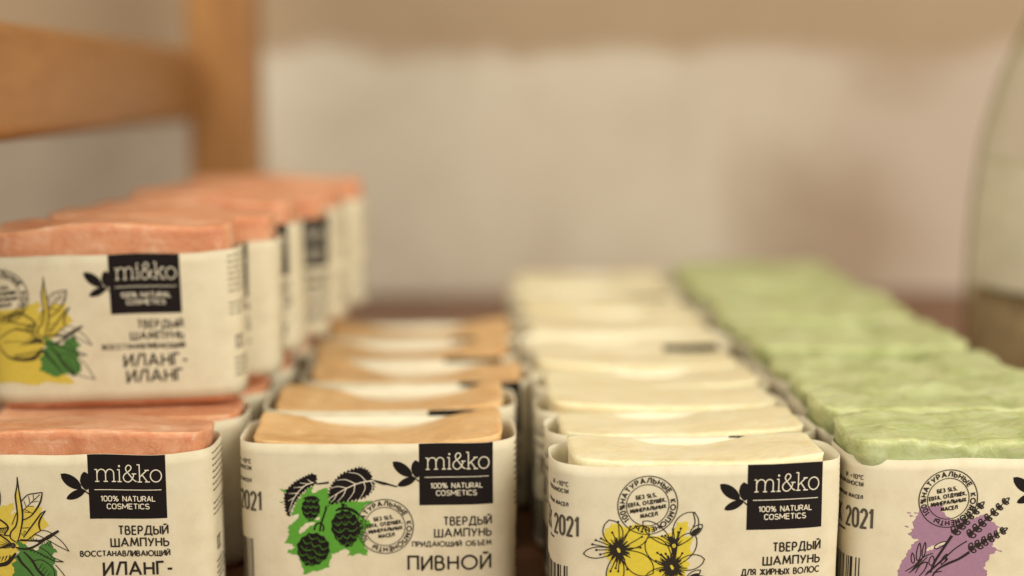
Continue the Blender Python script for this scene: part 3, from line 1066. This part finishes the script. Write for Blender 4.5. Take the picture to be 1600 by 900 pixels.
patch(0.34, 0.10, 0.17, (0.57, 0.455, 0.37), .85)
patch(0.25, 0.03, 0.075, (0.34, 0.225, 0.14), .65)  # soft brown shadow painted into the wall colour
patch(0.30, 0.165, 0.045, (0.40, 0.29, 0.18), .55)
patch(0.04, 0.095, 0.035, (0.70, 0.61, 0.50), .7)
c = mix(nt, up, c, mix(nt, f, (0.40, 0.28, 0.175), (0.49, 0.365, 0.24)))       # darker tan upper band
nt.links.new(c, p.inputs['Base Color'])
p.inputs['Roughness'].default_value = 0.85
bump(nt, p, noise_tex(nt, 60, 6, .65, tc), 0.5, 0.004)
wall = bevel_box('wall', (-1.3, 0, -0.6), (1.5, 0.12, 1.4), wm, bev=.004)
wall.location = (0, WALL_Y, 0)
wall['label'] = 'blurred beige limewashed plaster wall behind the shelf'
wall['category'] = 'wall'
wall['kind'] = 'structure'

M['shelf'] = mat_wood('red_brown_shelf_wood', (0.15, 0.058, 0.026), (0.27, 0.115, 0.052), (3, 22, 22), .45)
shelf = bevel_box('shelf', (-0.62, 0.325, -0.024), (0.68, WALL_Y - .002, 0.0), M['shelf'], bev=.003)
shelf['label'] = 'red brown wooden shelf board under the rows of soap'
shelf['category'] = 'shelf'
shelf['kind'] = 'structure'

# wooden side frame of the shelving
M['frame'] = mat_wood('honey_wood', (0.32, 0.14, 0.042), (0.40, 0.19, 0.062), (18, 3, 18), .42)
M['post'] = mat_wood('honey_wood_upright', (0.31, 0.135, 0.04), (0.46, 0.225, 0.075), (18, 18, 3), .42)
fr = bpy.data.objects.new('wooden_frame', None)
COL.objects.link(fr)
fr.location = (-0.14, 0.84, 0)
tag(fr, 'honey coloured wooden frame of post and rail behind the pink soap stack', 'frame')
post = bevel_box('post', (-.0115, -.02, .0003), (.0265, .02, .42), M['post'], fr, .003)
rail = bevel_box('rail', (-.036, -.47, .1225), (-.006, -.0205, .1625), M['frame'], fr, .006, 4)
rail.rotation_euler = (radians(-1.0), 0, 0)
rail.location = (0, 0, -.001)

# ------------------------------------------------------------------ glass jar
def lathe(name, prof, mat, parent, seg=72, closed=True):
    V, F = [], []
    n = len(prof)
    for i in range(seg):
        a = 2 * pi * i / seg
        for r, z in prof:
            V.append((r * cos(a), r * sin(a), z))
    for i in range(seg):
        for j in range(n if closed else n - 1):
            F.append((i * n + j, ((i + 1) % seg) * n + j, ((i + 1) % seg) * n + (j + 1) % n, i * n + (j + 1) % n))
    return mesh_obj(name, V, F, [mat], None, parent)


gm, gnt, gp = new_mat('greenish_glass')
tr = nd(gnt, 'ShaderNodeBsdfTransparent')
gl = nd(gnt, 'ShaderNodeBsdfGlossy')
gl.inputs['Roughness'].default_value = 0.04
lw = nd(gnt, 'ShaderNodeLayerWeight', Blend=0.35)
gnt.links.new(ramp(gnt, lw.outputs['Facing'], [(0.35, (0.95, 0.965, 0.92)), (0.62, (0.86, 0.88, 0.78)), (0.86, (0.34, 0.37, 0.21))]), tr.inputs['Color'])
ms = nd(gnt, 'ShaderNodeMixShader')
gnt.links.new(ramp(gnt, lw.outputs['Facing'], [(0.2, (.04,) * 3), (0.75, (.10,) * 3), (1.0, (.5,) * 3)]), ms.inputs[0])
gnt.links.new(tr.outputs[0], ms.inputs[1])
gnt.links.new(gl.outputs[0], ms.inputs[2])
gnt.links.new(ms.outputs[0], gnt.nodes['Material Output'].inputs['Surface'])
cm = mat_paper('dried_herbs', (0.20, 0.125, 0.06), (0.29, 0.19, 0.10), (0.38, 0.265, 0.15))
jar = bpy.data.objects.new('glass_jar', None)
COL.objects.link(jar)
jar.location = (0.2935, 0.60, 0)
tag(jar, 'clear greenish glass jar half cut off behind the green soap row', 'jar')
op = [(0.0005, 0.0005), (.066, .0005), (.0690, .004), (.0690, .060), (.0680, .095), (.0650, .122), (.0585, .148), (.049, .172), (.040, .192), (.0375, .205), (.0375, .225), (.040, .228)]
ip = [(.0365, .228), (.0345, .222), (.0345, .205), (.037, .191), (.046, .170), (.0555, .146), (.062, .121), (.065, .094), (.066, .060), (.066, .008), (.063, .0045), (.0005, .0045)]
body = lathe('jar_body', op, gm, jar, closed=False)
fill = [(.0005, .0052), (.062, .0052), (.0648, .010), (.0648, .057), (.060, .060), (.03, .058), (.0005, .061)]
cont = lathe('dried_filling', fill, cm, jar, closed=True)


# pale paper label glued round the shoulder
va = math.atan2(-.60, -.2935)
prof = [(.0692, .0605), (.0690, .075), (.0686, .090), (.0672, .105), (.0650, .1145)]
V, F = [], []
nl = 40
for k in range(2):
    for a in range(nl + 1):
        t = va - radians(68) + radians(136) * a / nl
        for rr, z in prof:
            V.append(((rr + .0005 - .0003 * k) * cos(t), (rr + .0005 - .0003 * k) * sin(t), z))
np_ = len(prof)
o1 = (nl + 1) * np_
for a in range(nl):
    for j in range(np_ - 1):
        q = (a * np_ + j, (a + 1) * np_ + j, (a + 1) * np_ + j + 1, a * np_ + j + 1)
        F.append(q)
        F.append(tuple(o1 + x for x in q[::-1]))
lm = mat_paper('pale_grey_paper', (0.56, 0.50, 0.38), (0.62, 0.56, 0.43), (0.68, 0.61, 0.48))
mesh_obj('paper_label', V, F, [lm], None, jar)


# ------------------------------------------------------------------ the soap bars
def print_pink():
    pr = Print()
    logo(pr, 5.4)
    words(pr, 26.6, (('ТВЕРДЫЙ', 22.2, 2.35, 13.4, .43, 0), ('ШАМПУНЬ', 18.7, 2.35, 15.8, .43, 0.1), ('ВОССТАНАВЛИВАЮЩИЙ', 15.9, 1.5, 24.6, .33, .3),
                    ('ИЛАНГ-', 10.4, 3.65, 18.8, .66, .8), ('ИЛАНГ', 5.5, 3.65, 16.6, .66, -.8)))
    stamp(pr, -27.0, 33.0)
    art_ylang(pr, 0)
    side_print(pr, 1)
    return pr


def print_tan():
    pr = Print()
    logo(pr, 12.0)
    words(pr, 32.6, (('ТВЕРДЫЙ', 20.7, 2.35, 13.6, .42, 0), ('ШАМПУНЬ', 17.2, 2.35, 16.3, .42, 0), ('ПРИДАЮЩИЙ ОБЪЕМ', 14.4, 1.4, 22.7, .29, 0), ('ПИВНОЙ', 7.4, 4.0, 23.6, .66, -.3)))
    stamp(pr, 2.1, 20.5)
    art_hop(pr)
    side_print(pr, 2)
    return pr


def print_cream():
    pr = Print()
    logo(pr, 12.3)
    words(pr, 33.3, (('ТВЕРДЫЙ', 20.5, 2.35, 13.4, .43, 0), ('ШАМПУНЬ', 16.7, 2.35, 16.1, .43, 0), ('ДЛЯ ЖИРНЫХ ВОЛОС', 13.9, 1.65, 22.0, .34, 0)))
    stamp(pr, -14.7, 34.2)
    art_wort(pr)
    side_print(pr, 3)
    return pr


def print_green():
    pr = Print()
    logo(pr, 12.3)
    words(pr, 33.3, (('ТВЕРДЫЙ', 20.5, 2.35, 13.4, .43, 0), ('ШАМПУНЬ', 16.7, 2.35, 16.1, .43, 0)))
    stamp(pr, -13.0, 33.8)
    art_lavender(pr)
    side_print(pr, 4)
    return pr


KIND = {
    'pink': dict(band=Band(38.6, 15.0, 4.4, 1), pr=print_pink(), a=36.5, n=6, H=55.4, amp=.9, lump=0, over=0.0, shape=lambda x, y: .6 * cos(x * .09)),
    'tan': dict(band=Band(40, 16.0, 5.0, 2), pr=print_tan(), H=46.6, a=36.0, n=7, amp=.8, lump=0, over=0.0,
                shape=lambda x, y: 3.6 * (abs(x + 2) / 34) ** 2 * (.35 + .65 * (.5 + y / 28)) - .3 - 2.4 * max(0, 1 - ((x + 2) / 22) ** 2) * (.5 + y / 28)),
    'cream': dict(band=Band(40, 14.0, 4.2, 3), pr=print_cream(), H=47.9, amp=.5, lump=0, over=0.0, b=13.3, shape=lambda x, y: 1.3 * (abs(x) / 34) ** 2 - .1 - 1.8 * max(0, 1 - ((x - 1) / 17) ** 2) * max(0, .4 + y / 14)),
    'green': dict(band=Band(40, 14.6, 5.0, 4), pr=print_green(), b=14.3, a=38.4, n=6, H=52.6, amp=1.15, lump=1, over=.17, shape=lambda x, y: 1.0 * noise.noise((x * .09, y * .11, 4.4)) + .03 * y),
}
ORD = ['front', 'second', 'third', 'fourth', 'fifth', 'sixth', 'seventh', 'eighth', 'ninth', 'tenth', 'eleventh', 'twelfth']
PROTO = {}


def make_bar(kind, du):
    """first bar of a kind and print position: soap, paper band and its printed marks"""
    k = KIND[kind]
    r = bpy.data.objects.new('soap_bar', None)
    COL.objects.link(r)
    bd = k['band'].build(r)
    k['band'].build_print(k['pr'], bd, du)
    return r


SOAPS = {}


def place(kind, x, y, z, yaw, du, soap_i, label, group, roll=0.0, pitch=0.0, slip=0.0):
    key = (kind, du)
    if key not in PROTO:
        PROTO[key] = make_bar(kind, du)
        r = PROTO[key]
    else:
        r = copy_tree(PROTO[key])
        for ch in list(r.children):
            if ch.name.startswith('soap'):
                bpy.data.objects.remove(ch)
    k = KIND[kind]
    sk = (kind, soap_i if soap_i > 8 and kind == 'pink' else soap_i % 4)
    if sk not in SOAPS:
        H, amp, shp = k['H'], k['amp'], k['shape']
        if kind == 'pink' and soap_i == 9:          # flat-cut bars that carry the upper layer
            H, amp, shp = 48.6, .3, None
        elif kind == 'pink' and soap_i == 0:        # the front bottom bar is cut on a slope
            H, shp = 52.0, lambda x, y: -.11 * y + .5 * cos(x * .09)
        if kind == 'cream' and soap_i:
            cx, dp, tl = ((0, 0, 0), (-6, 2.0, .015), (8, .0, -.02), (3, 2.3, .02))[soap_i % 4]
            k = dict(k, a=35.6)
            H, shp = H + (0, 0, .7, -.2)[soap_i % 4], lambda x, y: .9 * (abs(x) / 34) ** 2 + tl * x - dp * max(0, 1 - ((x - cx) / 15) ** 2) * max(0, .3 + y / 14)
        if kind == 'green':
            g, dp = ((0, 0), (1.1, 0), (-.9, 6.5), (.4, 0))[soap_i % 4]
            H = H + g
            shp = lambda x, y: 1.1 * noise.noise((x * .09, y * .11, 4.4 + soap_i)) + .03 * y - dp * max(0, 1 - ((x - 4) / 18) ** 2) * max(0, .2 + y / 14)
        if kind == 'tan' and soap_i:                # each bar was cut by hand and sags differently
            cx, dp, tl = ((0, 0, 0), (6, 3.4, .02), (-4, 4.2, -.03), (2, 3.0, .03))[soap_i % 4]
            shp = lambda x, y: 3.4 * (abs(x - cx * .4) / 34) ** 2 * (.35 + .65 * (.5 + y / 28)) - .4 + tl * x - dp * max(0, 1 - ((x - cx) / 24) ** 2) * (.5 + y / 28)
        SOAPS[sk] = soap_mesh('soap', M[kind], H, soap_i + {'pink': 0, 'tan': 10, 'cream': 20, 'green': 30}[kind], r, shp, amp, k['lump'], over=k['over'], b=k.get('b', 14.1), a=k.get('a', 34.6), n=k.get('n', 8))
    else:
        s = SOAPS[sk].copy()
        COL.objects.link(s)
        s.parent = r
    if slip:                                        # the paper band has slid up or down its bar
        for ch in r.children:
            if ch.name.startswith('paper'):
                ch.location.z = slip * MM
    r.location = (x * MM, y * MM, z * MM)
    r.rotation_euler = (radians(pitch), radians(roll), radians(yaw))
    tag(r, label, 'soap bar', group)
    return r


rj = random.Random(21)
# cream row
G = 'cream shampoo bars in a row'
y0 = 381.5
for i in range(12):
    y = y0 + i * 29.8 + (rj.uniform(-.5, .5) if i else 0)
    lab = 'cream soap bar with yellow flower label, %s in the cream row' % ORD[i] if i else 'cream soap bar at the front, yellow wildflowers drawn on its paper label'
    if i == 11:
        lab = 'rearmost cream soap bar, twelfth in the row, nearest the wall'
    place('cream', 65.7 + (rj.uniform(-1.5, 1.5) if i else 0), y, 0, 1.2 if i == 0 else rj.uniform(-2.2, 2.2), 0.0, (0, 1, 2, 3, 2, 1, 2, 3, 2, 1, 2, 3)[i], lab, G,
          slip=(0, .2, -.4, .3, -.5, 3.0, -.6, .2, -.5, 1.8, -.4, 0)[i])
# tan row
G = 'tan beer shampoo bars in a row'
for i in range(5):
    du = 3.0 if i == 2 else 0.0
    lab = ['tan soap bar at the front, green hop cones drawn on its label', 'tan soap bar second in its row, black logo edge peeking over the front one',
           'tan soap bar third in its row, black logo wrapped round its right corner', 'tan soap bar fourth in its row, one before the last', 'rearmost tan soap bar, fifth in its row with bare shelf behind'][i]
    place('tan', -22.6 + (0, 1.5, 9, 6, 8)[i], 409.5 + i * 39.2, 0, (-.6, .8, -1.5, 1.2, .5)[i], du, i, lab, G)
# green row
G = 'green lavender shampoo bars in a row'
for i in range(11):
    y = 385.5 + i * 31.0 + (rj.uniform(-.8, .8) if i else 0)
    lab = 'green soap bar with lavender label, %s in the green row' % ORD[i] if i else 'green soap bar at the front, lavender on a mauve splash on its label'
    if i == 10:
        lab = 'rearmost green soap bar, eleventh in the row, nearest the wall'
    place('green', 147.4 + (rj.uniform(-2, 2) if i else 0), y, 0, .2 if i == 0 else rj.uniform(-2.4, 2.4), 0.0, (0, 1, 3, 2, 1, 2, 3, 1, 2, 3, 1)[i], lab, G, slip=rj.uniform(-.6, .3) if i else 0)
# pink, lower layer
G = 'pink shampoo bars stacked two high'
for i in range(6):
    lab = 'pink soap bar at the bottom front of the stack, sharp flower label' if i == 0 else 'pink soap bar in the bottom layer, %s from the front' % ORD[i]
    place('pink', -107 + i * 3.6, 399.5 + i * 34.5, 0, (-.8, 1, -1, 1.5, .5, 0, 1)[i], 0.0, 0 if i == 0 else 9, lab, G)
# pink, upper layer
for i in range(6):
    lab = ('pink soap bar on top at the front of the stack, slightly blurred flower label' if i == 0 else
           'pink soap bar in the top layer, %s from the front' % ORD[i])
    du = (-5.2, 2.4, 10.0, 15.0, -5.2, -5.2)[i]
    place('pink', -105 + (0, 7, 11.5, 17, 22, 27)[i], 445 + i * 34.5, 49.6, (2.5, 1, -3.5, 3, -4, 2)[i], du, i % 3 + 1, lab, G, roll=(-1.0, .8, -1.2, 1.0, -.6, 1.2)[i], pitch=(0, 1.0, -1.5, 1.2, 1.8, -1.0)[i])
